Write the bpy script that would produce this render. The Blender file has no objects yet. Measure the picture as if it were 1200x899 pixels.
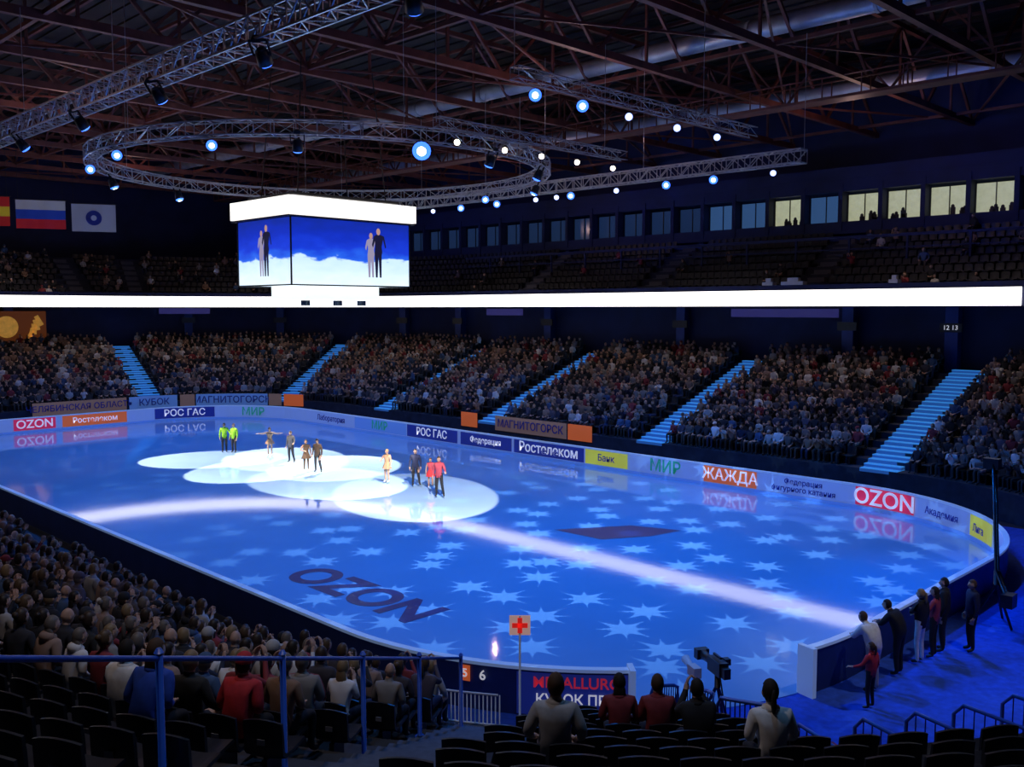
import bpy, bmesh, math, random
from mathutils import Vector, Matrix
random.seed(7)
sc = bpy.context.scene
COL = sc.collection
HX, HY, RC = 13.1, 30.0, 8.5
CX, CY = HX-RC, HY-RC
ARC = RC*math.pi/2

# ---------------------------------------------------------------- materials
def mat(name, col, rough=.6, metal=0., em=None, es=0., noise=.0, nscale=8., spec=.5):
    m = bpy.data.materials.new(name); m.use_nodes = True
    nt = m.node_tree; b = nt.nodes['Principled BSDF']
    b.inputs['Base Color'].default_value = (*col, 1)
    b.inputs['Roughness'].default_value = rough
    b.inputs['Metallic'].default_value = metal
    b.inputs['Specular IOR Level'].default_value = spec
    if em is not None:
        b.inputs['Emission Color'].default_value = (*em, 1)
        b.inputs['Emission Strength'].default_value = es
    if noise > 0:
        tc = nt.nodes.new('ShaderNodeTexCoord'); n = nt.nodes.new('ShaderNodeTexNoise')
        n.inputs['Scale'].default_value = nscale; n.inputs['Detail'].default_value = 4
        nt.links.new(tc.outputs['Object'], n.inputs['Vector'])
        cr = nt.nodes.new('ShaderNodeValToRGB')
        cr.color_ramp.elements[0].position = .3; cr.color_ramp.elements[1].position = .7
        cr.color_ramp.elements[0].color = (*[c*(1-noise) for c in col], 1)
        cr.color_ramp.elements[1].color = (*[min(1, c*(1+noise)) for c in col], 1)
        nt.links.new(n.outputs['Fac'], cr.inputs['Fac'])
        nt.links.new(cr.outputs['Color'], b.inputs['Base Color'])
    return m

def rand_mat(name, palette, seed, rough=.8):
    m = bpy.data.materials.new(name); m.use_nodes = True
    nt = m.node_tree; b = nt.nodes['Principled BSDF']; b.inputs['Roughness'].default_value = rough
    oi = nt.nodes.new('ShaderNodeObjectInfo'); ma = nt.nodes.new('ShaderNodeMath'); ma.operation = 'MULTIPLY_ADD'
    ma.inputs[1].default_value = 91.7; ma.inputs[2].default_value = seed
    wn = nt.nodes.new('ShaderNodeTexWhiteNoise'); wn.noise_dimensions = '1D'
    nt.links.new(oi.outputs['Random'], ma.inputs[0]); nt.links.new(ma.outputs[0], wn.inputs['W'])
    cr = nt.nodes.new('ShaderNodeValToRGB'); cr.color_ramp.interpolation = 'CONSTANT'
    els = cr.color_ramp.elements
    els[0].position = 0; els[0].color = (*palette[0], 1)
    els[1].position = 1/len(palette); els[1].color = (*palette[1], 1)
    for i in range(2, len(palette)):
        e = els.new(i/len(palette)); e.color = (*palette[i], 1)
    nt.links.new(wn.outputs['Value'], cr.inputs['Fac'])
    nt.links.new(cr.outputs['Color'], b.inputs['Base Color'])
    return m

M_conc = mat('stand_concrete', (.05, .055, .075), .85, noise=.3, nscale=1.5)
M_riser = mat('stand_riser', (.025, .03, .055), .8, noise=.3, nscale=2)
M_navy = mat('navy_wall', (.010, .018, .085), .7, noise=.25, nscale=.6)
M_board = mat('board_outer', (.02, .04, .16), .5, noise=.15, nscale=2)
M_navy2 = mat('navy_trim', (.015, .05, .26), .5, noise=.15, nscale=2)
M_black = mat('black_plastic', (.016, .017, .023), .4, noise=.3, nscale=6)
M_dark = mat('dark_floor', (.02, .022, .035), .7, noise=.3, nscale=1)
M_carpet = mat('blue_carpet_fabric', (.02, .09, .6), .95, noise=.2, nscale=5)
M_white = mat('white_panel', (.75, .78, .82), .45, noise=.04)
M_cap = mat('board_cap', (.7, .78, .9), .4, 0, (.3, .5, .9), .15)  # emission put into the cap so its edge looks lit
M_bluerail = mat('blue_painted_steel', (.015, .10, .6), .35, noise=.1, nscale=4)
M_rust = mat('oxide_red_steel', (.17, .05, .038), .6, noise=.35, nscale=1.2)
M_roof = mat('roof_deck', (.018, .013, .014), .8, noise=.3, nscale=.8)
M_alu = mat('aluminium', (.5, .5, .53), .4, .6, noise=.1, nscale=6)
M_duct = mat('galvanised_duct', (.45, .45, .5), .4, .4, noise=.2, nscale=1.2)
M_maroon = mat('maroon_wall', (.25, .03, .06), .7, noise=.2, nscale=2)
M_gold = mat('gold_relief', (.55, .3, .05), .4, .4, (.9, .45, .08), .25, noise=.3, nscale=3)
M_led = mat('led_ribbon_face', (.8, .8, .8), .5, 0, (1, .96, .93), 2.4)
M_lens = mat('lamp_lens_halo_blue', (.3, .5, 1), .3, 0, (.04, .16, 1), 2.4)  # outer lens ring, its blue glow imitates the halo around the core
M_lensw = mat('lamp_lens_white', (1, 1, 1), .3, 0, (.8, .88, 1), 7)
M_lensr = mat('lamp_lens_halo', (1, 1, 1), .3, 0, (.3, .4, 1), 2)  # same painted halo for the smaller white lamps
M_lensy = mat('lamp_lens_warm', (1, 1, 1), .3, 0, (1, .9, .72), 6)
M_step = mat('step_glow_blue', (.06, .3, .65), .6, 0, (.04, .30, .85), .5)  # tread emission stands in for blue light falling on the steps
M_stepr = mat('step_riser_glow', (.02, .1, .3), .6, 0, (.02, .10, .36), .5)  # weaker emission of the same painted blue light on the risers
M_glass = mat('dark_glass', (.02, .035, .09), .1, 0, (.02, .05, .14), .35)
M_glass2 = mat('blue_lit_glass', (.02, .05, .12), .1, 0, (.03, .08, .2), .8)
M_wlit = mat('lit_room', (.5, .5, .4), .6, 0, (.62, .66, .42), .5, noise=.3, nscale=2)

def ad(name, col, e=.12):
    return mat('ad_'+name, col, .45, 0, col, e)  # slight emission in the panel's own colour makes it look lit
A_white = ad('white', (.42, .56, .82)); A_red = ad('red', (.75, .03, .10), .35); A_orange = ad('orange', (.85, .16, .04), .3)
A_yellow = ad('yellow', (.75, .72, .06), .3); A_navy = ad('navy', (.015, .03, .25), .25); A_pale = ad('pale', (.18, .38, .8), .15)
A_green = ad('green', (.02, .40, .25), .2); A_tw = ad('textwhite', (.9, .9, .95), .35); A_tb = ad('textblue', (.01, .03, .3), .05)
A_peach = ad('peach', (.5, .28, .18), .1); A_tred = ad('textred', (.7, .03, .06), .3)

# ---------------------------------------------------------------- helpers
def P(t, o):
    t = t % 8; i = int(t); f = t-i; r = RC+o
    if i == 0: return HX+o, -CY+2*CY*f, 1, 0
    if i == 2: return CX-2*CX*f, HY+o, 0, 1
    if i == 4: return -HX-o, CY-2*CY*f, -1, 0
    if i == 6: return -CX+2*CX*f, -HY-o, 0, -1
    a = math.radians({1: 0, 3: 90, 5: 180, 7: 270}[i]+90*f)
    c = {1: (CX, CY), 3: (-CX, CY), 5: (-CX, -CY), 7: (CX, -CY)}[i]
    return c[0]+r*math.cos(a), c[1]+r*math.sin(a), math.cos(a), math.sin(a)

def ts(t0, t1):
    out = [t0]; i = int(math.floor(t0))
    while i < t1:
        n = 24 if i % 2 else 4
        for k in range(n):
            t = i+k/n
            if t0+1e-4 < t < t1-1e-4: out.append(t)
        i += 1
    out.append(t1); return out

def tY(y): return (y+CY)/(2*CY)          # east side
def tA(a): return {0: 1, 1: 3, 2: 5, 3: 7}[int(a//90)]+(a % 90)/90

def link(ob, par=None):
    COL.objects.link(ob)
    if par: ob.parent = par
    return ob

def bm_obj(name, bm, mats, par=None, smooth=False):
    me = bpy.data.meshes.new(name); bm.to_mesh(me); bm.free()
    for m in mats: me.materials.append(m)
    if smooth:
        for p in me.polygons: p.use_smooth = True
    return link(bpy.data.objects.new(name, me), par)

def empty(name, loc=(0, 0, 0)):
    e = bpy.data.objects.new(name, None); e.location = loc; COL.objects.link(e); e.empty_display_size = .2
    return e

def sweep(bm, tl, prof, mi=None, closed=False):
    rows = []
    for t in tl:
        r = []
        for (o, z) in prof:
            x, y, _, _ = P(t, o); r.append(bm.verts.new((x, y, z)))
        rows.append(r)
    n = len(prof); m = n if closed else n-1
    for a, b in zip(rows[:-1], rows[1:]):
        for j in range(m):
            k = (j+1) % n
            f = bm.faces.new((a[j], a[k], b[k], b[j]))
            if mi is not None: f.material_index = mi[j] if isinstance(mi, (list, tuple)) else mi
    return rows

def box(bm, c, s, mi=0, rot=None):
    vs = []
    for dx in (-.5, .5):
        for dy in (-.5, .5):
            for dz in (-.5, .5):
                v = Vector((dx*s[0], dy*s[1], dz*s[2]))
                if rot is not None: v = rot @ v
                vs.append(bm.verts.new(v+Vector(c)))
    for q in ((0, 1, 3, 2), (4, 6, 7, 5), (0, 4, 5, 1), (2, 3, 7, 6), (0, 2, 6, 4), (1, 5, 7, 3)):
        f = bm.faces.new([vs[i] for i in q]); f.material_index = mi
    return vs

def beam(bm, p, q, w=.1, h=None, mi=0):
    p, q = Vector(p), Vector(q); d = q-p; L = d.length
    if L < 1e-5: return
    d.normalize(); up = Vector((0, 0, 1)) if abs(d.z) < .95 else Vector((0, 1, 0))
    s = d.cross(up).normalized(); u = s.cross(d)
    box(bm, (p+q)/2, (L, w, h or w), mi, Matrix((d, s, u)).transposed())

def tube(bm, pts, r, seg=8, mi=0, cap=True, capmi=None):
    pts = [Vector(p) for p in pts]; rings = []
    for i, p in enumerate(pts):
        a = pts[max(i-1, 0)]; b = pts[min(i+1, len(pts)-1)]; d = (b-a).normalized()
        up = Vector((0, 0, 1)) if abs(d.z) < .95 else Vector((0, 1, 0))
        s = d.cross(up).normalized(); u = s.cross(d)
        rr = r[i] if isinstance(r, (list, tuple)) else r
        rings.append([bm.verts.new(p+rr*(math.cos(2*math.pi*k/seg)*s+math.sin(2*math.pi*k/seg)*u)) for k in range(seg)])
    for a, b in zip(rings[:-1], rings[1:]):
        for k in range(seg):
            f = bm.faces.new((a[k], a[(k+1) % seg], b[(k+1) % seg], b[k])); f.material_index = mi; f.smooth = True
    if cap:
        for rg in (rings[0], rings[-1]):
            f = bm.faces.new(rg); f.material_index = mi if capmi is None else capmi

def obox(bm, t, o1, o2, w, z1, z2, mi=0, lat=0.):
    x1, y1, nx, ny = P(t, o1); x2, y2, _, _ = P(t, o2)
    R = Matrix(((nx, -ny, 0), (ny, nx, 0), (0, 0, 1)))
    box(bm, ((x1+x2)/2-ny*lat, (y1+y2)/2+nx*lat, (z1+z2)/2), (o2-o1, w, z2-z1), mi, R)

def text(body, size, loc, xax, m, par, name='lettering', zax=None, ext=.006, sx=1., off=.012):
    cu = bpy.data.curves.new(name, 'FONT'); cu.body = body; cu.size = size; cu.extrude = ext
    cu.align_x = 'CENTER'; cu.align_y = 'CENTER'; cu.offset = size*off
    cu.materials.append(m)
    ob = bpy.data.objects.new(name, cu); link(ob, par)
    x = Vector(xax).normalized()
    y = Vector((0, 0, 1)) if zax is None else Vector(zax).cross(x)
    z = x.cross(y)
    M = Matrix((x*sx, y, z)).transposed().to_4x4(); M.translation = Vector(loc)
    ob.matrix_world = M
    return ob

def text_in(body, size, t, z, o, m, par):      # facing inward
    x, y, nx, ny = P(t, o)
    return text(body, size, (x, y, z), (ny, -nx, 0), m, par)
def text_out(body, size, t, z, o, m, par):
    x, y, nx, ny = P(t, o)
    return text(body, size, (x, y, z), (-ny, nx, 0), m, par)

# ---------------------------------------------------------------- ice and boards
m_ice = bpy.data.materials.new('ice'); m_ice.use_nodes = True
nt = m_ice.node_tree; b = nt.nodes['Principled BSDF']
tc = nt.nodes.new('ShaderNodeTexCoord')
n1 = nt.nodes.new('ShaderNodeTexNoise'); n1.inputs['Scale'].default_value = .35; n1.inputs['Detail'].default_value = 5
nt.links.new(tc.outputs['Object'], n1.inputs['Vector'])
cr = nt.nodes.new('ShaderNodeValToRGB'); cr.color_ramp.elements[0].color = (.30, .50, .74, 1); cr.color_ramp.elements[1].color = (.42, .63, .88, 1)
nt.links.new(n1.outputs['Fac'], cr.inputs['Fac']); nt.links.new(cr.outputs['Color'], b.inputs['Base Color'])
mr = nt.nodes.new('ShaderNodeMapRange'); mr.inputs['To Min'].default_value = .03; mr.inputs['To Max'].default_value = .07
nt.links.new(n1.outputs['Fac'], mr.inputs['Value']); nt.links.new(mr.outputs['Result'], b.inputs['Roughness'])
n2 = nt.nodes.new('ShaderNodeTexNoise'); n2.inputs['Scale'].default_value = 5; n2.inputs['Detail'].default_value = 3
nt.links.new(tc.outputs['Object'], n2.inputs['Vector'])
bp = nt.nodes.new('ShaderNodeBump'); bp.inputs['Strength'].default_value = .06; bp.inputs['Distance'].default_value = .01
nt.links.new(n2.outputs['Fac'], bp.inputs['Height']); nt.links.new(bp.outputs['Normal'], b.inputs['Normal'])
b.inputs['Specular IOR Level'].default_value = .3

bm = bmesh.new()
vs = [bm.verts.new((*P(t, -.04)[:2], .02)) for t in ts(0, 8)[:-1]]
bm.faces.new(vs)
ice = bm_obj('ice_rink', bm, [m_ice])
M_icep = mat('ice_paint', (.004, .03, .17), .3, noise=.1, spec=.3)
text('OZON', 2.2, (-9.3, -16.6, .028), (0, -1, 0), M_icep, ice, 'ice_lettering', zax=(0, 0, 1), ext=.001, sx=.97, off=.035)
bm = bmesh.new()
bm.faces.new([bm.verts.new(p) for p in ((.9, -15.3, .027), (3.6, -17.0, .027), (4.3, -18.9, .027), (2.7, -18.6, .027), (1.0, -17.6, .027))])
bm_obj('ice_logo', bm, [M_icep], ice)

BH = 1.05
GA0, GA1 = tA(227.5), tA(256)
boards = empty('rink_boards')
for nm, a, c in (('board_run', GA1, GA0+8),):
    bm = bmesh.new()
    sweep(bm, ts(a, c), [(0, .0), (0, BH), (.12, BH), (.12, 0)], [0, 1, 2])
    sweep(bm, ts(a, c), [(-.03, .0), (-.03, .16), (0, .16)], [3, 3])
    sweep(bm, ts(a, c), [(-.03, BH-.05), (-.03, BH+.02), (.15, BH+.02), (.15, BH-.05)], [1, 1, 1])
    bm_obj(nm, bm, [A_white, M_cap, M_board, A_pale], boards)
bm = bmesh.new()
for t in (GA0, GA1):
    obox(bm, t, -.1, .35, .12, 0, BH+.08)
bm_obj('gate_posts', bm, [M_cap], boards)
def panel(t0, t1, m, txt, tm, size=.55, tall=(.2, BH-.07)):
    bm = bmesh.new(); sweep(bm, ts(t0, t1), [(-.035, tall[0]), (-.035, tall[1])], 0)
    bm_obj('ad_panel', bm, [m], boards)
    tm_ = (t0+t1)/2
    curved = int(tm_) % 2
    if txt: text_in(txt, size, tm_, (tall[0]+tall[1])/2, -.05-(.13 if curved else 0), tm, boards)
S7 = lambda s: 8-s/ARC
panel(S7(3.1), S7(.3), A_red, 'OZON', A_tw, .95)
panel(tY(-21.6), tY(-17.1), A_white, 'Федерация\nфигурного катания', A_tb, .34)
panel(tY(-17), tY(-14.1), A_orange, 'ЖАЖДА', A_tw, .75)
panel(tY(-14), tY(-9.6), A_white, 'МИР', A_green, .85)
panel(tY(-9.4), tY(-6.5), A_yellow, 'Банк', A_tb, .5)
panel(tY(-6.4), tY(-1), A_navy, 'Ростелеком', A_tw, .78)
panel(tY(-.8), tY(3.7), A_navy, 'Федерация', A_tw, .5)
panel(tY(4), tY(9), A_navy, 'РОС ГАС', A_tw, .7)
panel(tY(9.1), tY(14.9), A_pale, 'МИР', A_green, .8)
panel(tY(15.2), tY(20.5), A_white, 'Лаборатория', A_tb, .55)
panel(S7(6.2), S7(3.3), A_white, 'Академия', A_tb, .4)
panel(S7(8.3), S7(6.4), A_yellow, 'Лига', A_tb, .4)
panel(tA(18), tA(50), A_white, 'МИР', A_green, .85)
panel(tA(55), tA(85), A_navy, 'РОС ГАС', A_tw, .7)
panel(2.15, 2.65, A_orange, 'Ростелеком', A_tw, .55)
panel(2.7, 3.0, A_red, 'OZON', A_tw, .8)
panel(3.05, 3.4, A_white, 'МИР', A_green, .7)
# outward face lettering near the gate
bm = bmesh.new(); sweep(bm, ts(tA(211.5), tA(227)), [(.165, .05), (.165, BH-.08)], 0)
bm_obj('team_banner', bm, [A_navy], boards)
text_out('METALLURG', .33, tA(219.9), .78, .19, A_tred, boards)
text_out('КУБОК ПРО', .30, tA(219.9), .42, .19, A_tw, boards)
bm = bmesh.new(); sweep(bm, ts(tA(203), tA(204.6)), [(.165, .62), (.165, BH-.08)], 0)
bm_obj('number_plate', bm, [A_orange], boards)
text_out('5', .26, tA(203.8), .79, .18, A_tw, boards)
text_out('6', .3, tA(206.5), .79, .18, A_tw, boards)

# ---------------------------------------------------------------- room shell
bm = bmesh.new(); box(bm, (0, 3, -.06), (90, 118, .1)); bm_obj('floor', bm, [M_dark])
bm = bmesh.new()
vv = [bm.verts.new((x, y, .0)) for x, y in ((-13.5, -46), (14, -46), (14, -24), (-13.5, -24))]
bm.faces.new(vv); cp = bm_obj('blue_carpet', bm, [M_carpet]); cp.location.z = .006
for nm, c, s in (('wall_east', (36.4, 3, 12), (.3, 118, 24.4)), ('wall_north', (0, 54.3, 12), (90, .3, 24.4)),
                 ('wall_west', (-44, 3, 12), (.3, 118, 24.4)), ('wall_south', (0, -55, 12), (90, .3, 24.4)),
                 ):
    bm = bmesh.new(); box(bm, c, s); bm_obj(nm, bm, [M_navy])
bm = bmesh.new()
for i in range(150):
    x = -44+i*.55
    box(bm, (x, 3, 24.2+(.05 if i % 2 else -.05)), (.55, 118, .15))
bm_obj('ceiling', bm, [M_roof])

# ---------------------------------------------------------------- lower bowl
O0, Z0, RW, RZ = 3.3, 1.2, .88, .325
def rowz(k): return Z0+RZ*k
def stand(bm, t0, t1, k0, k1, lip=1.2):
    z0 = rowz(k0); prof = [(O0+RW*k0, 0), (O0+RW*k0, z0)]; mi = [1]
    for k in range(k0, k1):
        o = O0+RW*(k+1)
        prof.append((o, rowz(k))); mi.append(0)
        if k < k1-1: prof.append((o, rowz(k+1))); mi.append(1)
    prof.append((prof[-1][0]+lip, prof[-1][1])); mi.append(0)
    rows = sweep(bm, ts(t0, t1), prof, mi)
    for r, t in ((rows[0], t0), (rows[-1], t1)):
        x, y, _, _ = P(t, prof[-1][0]); v = bm.verts.new((x, y, 0))
        f = bm.faces.new(r+[v]); f.material_index = 2
TB = 4.55; TC = tA(229.4); TE = 6.9
bm = bmesh.new()
stand(bm, 0, TB, 0, 13); stand(bm, TB, TC, 0, 21); stand(bm, TC, TE, 6, 21); stand(bm, 7.3, 8, 0, 13)
# entrance landing in front of the near-end block
PLZ = 1.3
sweep(bm, ts(TC, tA(240)), [(4.3, 0), (4.3, PLZ), (8.6, PLZ)], [2, 3])
sweep(bm, ts(tA(240), tA(268)), [(5.9, 0), (5.9, PLZ), (8.6, PLZ)], [2, 3])
for t, oo in ((TC, 4.3), (tA(240), 4.3), (tA(268), 5.9)):
    f = bm.faces.new([bm.verts.new((*P(t, o)[:2], z)) for o, z in ((oo, 0), (oo, PLZ), (8.6, PLZ), (8.6, 0))]); f.material_index = 2
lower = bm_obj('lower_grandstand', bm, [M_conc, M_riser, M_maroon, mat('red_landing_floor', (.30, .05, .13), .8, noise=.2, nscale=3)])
# aisles
aisles = [(tY(-21.3), 13, 0), (tY(-8.3), 13, 0), (tY(4.8), 13, 0), (tY(16.2), 13, 0), (tA(29), 13, 0), (tA(80), 13, 0), (tA(135), 13, 0),
          (4+(21.5-12)/43, 13, 0), (4+(21.5-0)/43, 13, 0), (4+(21.5+12)/43, 20, 0), (tA(213.8), 20, 0), (tA(247), 20, 6), (7.55, 13, 0)]
M_step2 = mat('dim_step', (.08, .10, .15), .7, noise=.2)
M_step3 = mat('dim_riser', (.03, .035, .06), .7, noise=.2)
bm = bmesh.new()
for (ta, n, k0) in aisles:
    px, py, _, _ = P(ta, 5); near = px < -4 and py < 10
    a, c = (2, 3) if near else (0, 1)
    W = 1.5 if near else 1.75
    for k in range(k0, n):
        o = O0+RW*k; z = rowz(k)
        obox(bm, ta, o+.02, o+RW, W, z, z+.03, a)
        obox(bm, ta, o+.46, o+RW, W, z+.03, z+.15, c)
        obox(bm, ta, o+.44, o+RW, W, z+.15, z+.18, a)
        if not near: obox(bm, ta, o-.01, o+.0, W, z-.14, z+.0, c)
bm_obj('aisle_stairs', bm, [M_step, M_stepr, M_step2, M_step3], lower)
# front banners
ban = empty('stand_front_banners')
def fban(t0, t1, m, txt, tm, size=.75, z=(.75, 1.7)):
    bm = bmesh.new(); sweep(bm, ts(t0, t1), [(O0-.05, z[0]), (O0-.05, z[1]), (O0, z[1])], 0)
    bm_obj('banner', bm, [m], ban)
    if txt: text_in(txt, size, (t0+t1)/2, sum(z)/2, O0-.09-(.3 if int((t0+t1)/2) % 2 else 0), tm, ban)
fban(tA(36), tA(64), A_pale, 'МАГНИТОГОРСК', A_tb, .74)
fban(tA(64.5), tA(70), A_peach, '', A_tb)
fban(tA(30), tA(35.5), A_peach, '', A_tb)
fban(2.0, 2.75, A_peach, 'ЧЕЛЯБИНСКАЯ ОБЛАСТЬ', A_tb, .62)
fban(tA(71), tA(89), A_pale, 'КУБОК', A_tb, .7)
fban(tY(-2.2), tY(4.0), A_peach, 'МАГНИТОГОРСК', A_tb, .68)
fban(tY(-4.2), tY(-2.3), A_orange, '', A_tb)
fban(tY(5.7), tY(7.3), A_orange, '', A_tb)
fban(tA(20), tA(29), A_orange, '', A_tb)

# back wall, balcony, ribbon
bm = bmesh.new()
T0, T1 = -.5, 4.2
sweep(bm, ts(T0+8, 8)+ts(0, T1)[1:], [(15.9, 5.0), (15.9, 8.75)], 0)
sweep(bm, ts(T0+8, 8)+ts(0, T1)[1:], [(22.5, 8.7), (12.1, 8.7), (12.1, 10.0), (12.35, 10.0), (12.35, 9.2), (13, 9.2)], [1, 1, 1, 1, 1])
balc = bm_obj('balcony', bm, [M_navy, M_navy])
bm = bmesh.new()
ribT = ts(7.905, 8)+ts(0, 4.2)[1:]
sweep(bm, ribT, [(12.1, 8.76), (11.95, 8.76), (11.95, 9.69), (12.1, 9.69)], [1, 0, 1])
bm_obj('led_ribbon_display', bm, [M_led, M_black], balc)
bm = bmesh.new()
for a0, a1, zz in ((tA(60), tA(72), 8.4), (tY(-15), tY(-8), 8.35), (tY(10), tY(14), 8.35)):
    sweep(bm, ts(a0, a1), [(11.98, zz-.25), (11.98, zz+.25), (12.1, zz+.25)], 0)
bm_obj('hanging_signs', bm, [mat('sign_violet', (.05, .04, .2), .5, 0, (.04, .04, .22), .25)], balc)
bm = bmesh.new()
for t in [tY(y) for y in (-20, -14, -2, 10.5, 21)]+[tA(a) for a in (15, 45, 65)]+[2.5, 3.3]:
    obox(bm, t, 15.2, 15.85, .7, 5.0, 8.7, 0)
    obox(bm, t, 15.1, 15.2, 1.2, 7.3, 7.8, 1)
text_in('12 13', .36, tY(-20), 7.55, 15.05, A_tw, ban)
bm_obj('columns', bm, [M_navy2, M_black], balc)
# equipment standing on the balcony parapet
bm = bmesh.new()
for y, w_ in ((-12, 1.4), (-10.4, .7), (-18, .5)):
    box(bm, (25.4, y, 10.1), (.5, w_, .2)); box(bm, (25.4, y, 10.3), (.3, w_*.5, .25))
bm_obj('parapet_equipment', bm, [M_duct], balc)
# upper tier
bm = bmesh.new()
prof = [(13, 9.2)]; mi = []
UN = 8
for k in range(UN):
    prof.append((13+.8*(k+1), 9.2+.5*k)); mi.append(0)
    prof.append((13+.8*(k+1), 9.2+.5*(k+1))); mi.append(1)
prof.append((20.6, 13.2)); mi.append(0)
sweep(bm, ts(T0+8, 8)+ts(0, T1)[1:], prof, mi)
upper = bm_obj('upper_grandstand', bm, [M_riser, M_riser])
bm = bmesh.new()
for t in (tA(76), tA(88), 2.8, 3.2, tY(-12), tY(0), tY(12), tA(30)):
    for k in range(UN):
        obox(bm, t, 13+.8*k, 13.8+.8*k, 1.1, 9.2+.5*k, 9.25+.5*k, 0)
        obox(bm, t, 13.4+.8*k, 13.8+.8*k, 1.1, 9.25+.5*k, 9.5+.5*k, 0)
bm_obj('upper_stairs', bm, [mat('grey_step', (.09, .09, .12), .8)], upper)
# blue rails along the upper tier
bm = bmesh.new()
for y in [-24+3.5*i for i in range(18)]:
    if y > 21: break
    beam(bm, (29.3, y, 11.5), (29.3, y, 12.9), .12)
beam(bm, (29.3, -24, 12.9), (29.3, 21, 12.9), .14); beam(bm, (29.3, -24, 12.2), (29.3, 21, 12.2), .08)
bm_obj('upper_tier_rails', bm, [M_navy], upper)

# press gallery with windows
bm = bmesh.new()
GY = 1.5; GZ = -.15
box(bm, (34.4, 6, 13.6), (3.6, 84, .35)); box(bm, (34.4, 6, 17.3), (3.6, 84, .7)); box(bm, (34.4, 6, 14.0+GZ), (3.55, 84, .7)); box(bm, (34.4, 6, 16.6), (3.55, 84, .95))
for i in range(29): box(bm, (33, -31.1+GY+i*2.62, 15.1), (.9, .28, 3))
box(bm, (33.6, 6, 11.9), (.3, 84, 3.2), 0)
box(bm, (32.9, 6, 13.1), (.9, 84, .3), 1)
for i in range(12): box(bm, (33.2, -33+i*6.5, 11.9), (.6, .4, 3.6), 1)
bm_obj('press_gallery', bm, [M_navy, M_navy2])
for i in range(28):
    y0 = -31.1+GY+i*2.62+.16; y1 = y0+2.3; zc = 15.25+GZ
    bm = bmesh.new(); box(bm, (33.4, (y0+y1)/2, zc), (.05, y1-y0, 1.7), 0)
    yc = (y0+y1)/2
    for q in (y0+.03, y1-.03, yc): box(bm, (33.3, q, zc), (.08, .05, 1.7), 1)
    L = (3 <= i <= 6) or i == 8
    if L:
        for _ in range(4):      # furniture and heads seen through the glass
            yy = random.uniform(y0+.2, y1-.3); hh = random.uniform(.2, .55)
            box(bm, (33.36, yy, 14.2+hh/2), (.05, .3, hh), 1)
            ell_ = [bm.verts.new((33.33, yy+.11*math.cos(a*math.pi/6), 14.25+hh+.13*math.sin(a*math.pi/6))) for a in range(12)]
            bm.faces.new(ell_).material_index = 1
    bm_obj('window_%d' % (i+1), bm, [M_wlit if L else (M_glass2 if i in (7, 9, 10) else M_glass), M_black])

# gold relief mural
bm = bmesh.new()
box(bm, (0, 0, 0), (4.4, .1, 2.6), 0)
for r, z in ((.9, .08), (.6, .16)):
    c = [bm.verts.new((-.9+r*math.cos(a*math.pi/12), -z, r*math.sin(a*math.pi/12))) for a in range(24)]
    bm.faces.new(c).material_index = 1
for k in range(5):
    box(bm, (.8+.2*k, -.12, -.9+.35*k), (.35, .12, .9), 1, Matrix.Rotation(.5-.25*k, 3, 'Y'))
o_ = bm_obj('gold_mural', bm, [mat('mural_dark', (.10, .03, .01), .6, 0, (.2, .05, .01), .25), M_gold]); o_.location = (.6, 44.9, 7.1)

# ---------------------------------------------------------------- roof structure
bm = bmesh.new()
for y in [-48+6.0*i for i in range(17)]:
    beam(bm, (-43, y, 20), (36, y, 20), .3, .34); beam(bm, (-43, y, 23.6), (36, y, 23.6), .25)
    n = 22; dx = 79/n
    for i in range(n):
        x = -43+dx*i
        a = (x, y, 20 if i % 2 == 0 else 23.6); c = (x+dx, y, 23.6 if i % 2 == 0 else 20)
        beam(bm, a, c, .15)
        if i % 2: beam(bm, (x, y, 20), (x, y, 23.6), .12)
for x in [-40+4.75*i for i in range(17)]:
    beam(bm, (x, -50, 23.8), (x, 53, 23.8), .16)
for x in (-36, -24, -12, 0, 12, 24, 33):
    beam(bm, (x, -50, 20.1), (x, 53, 20.1), .18)
for i in range(16):
    y = -48+6*i
    for x in (-36, -24, -12, 0, 12, 24):
        if (i+int(x/12)) % 2 == 0: beam(bm, (x, y, 20.15), (x+12, y+6, 20.15), .1)
        else: beam(bm, (x+12, y, 20.15), (x, y+6, 20.15), .1)
        if x in (-24, 0, 24):
            beam(bm, (x, y, 20.1), (x, y+3, 23.6), .11); beam(bm, (x, y+3, 23.6), (x, y+6, 20.1), .11)
bm_obj('roof_trusses', bm, [M_rust])
bm = bmesh.new()
for x, z, r in ((13.6, 21.4, .45), (27.5, 21.3, .5), (16, 22.4, .3), (-20, 21.4, .45)):
    pts = [(x, -48+3*i, z) for i in range(33)]
    tube(bm, pts, r, 12)
    for i in range(16): tube(bm, [(x, -46+6*i, z), (x, -45.85+6*i, z)], r*1.1, 12)
bm_obj('ventilation_ducts', bm, [M_duct])
bm = bmesh.new()
for s in (-.5, .5):
    beam(bm, (19+s, -45, 18.9), (19+s, 45, 18.9), .12); beam(bm, (19+s, -45, 19.9), (19+s, 45, 19.9), .06)
    for i in range(46): beam(bm, (19+s, -45+2*i, 18.9), (19+s, -45+2*i, 19.9), .05)
box(bm, (19, 0, 18.86), (1.0, 90, .06))
for i in range(16): beam(bm, (19, -45+6*i, 18.9), (19, -45+6*i, 20.1), .06)
bm_obj('roof_catwalk', bm, [M_rust])

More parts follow.
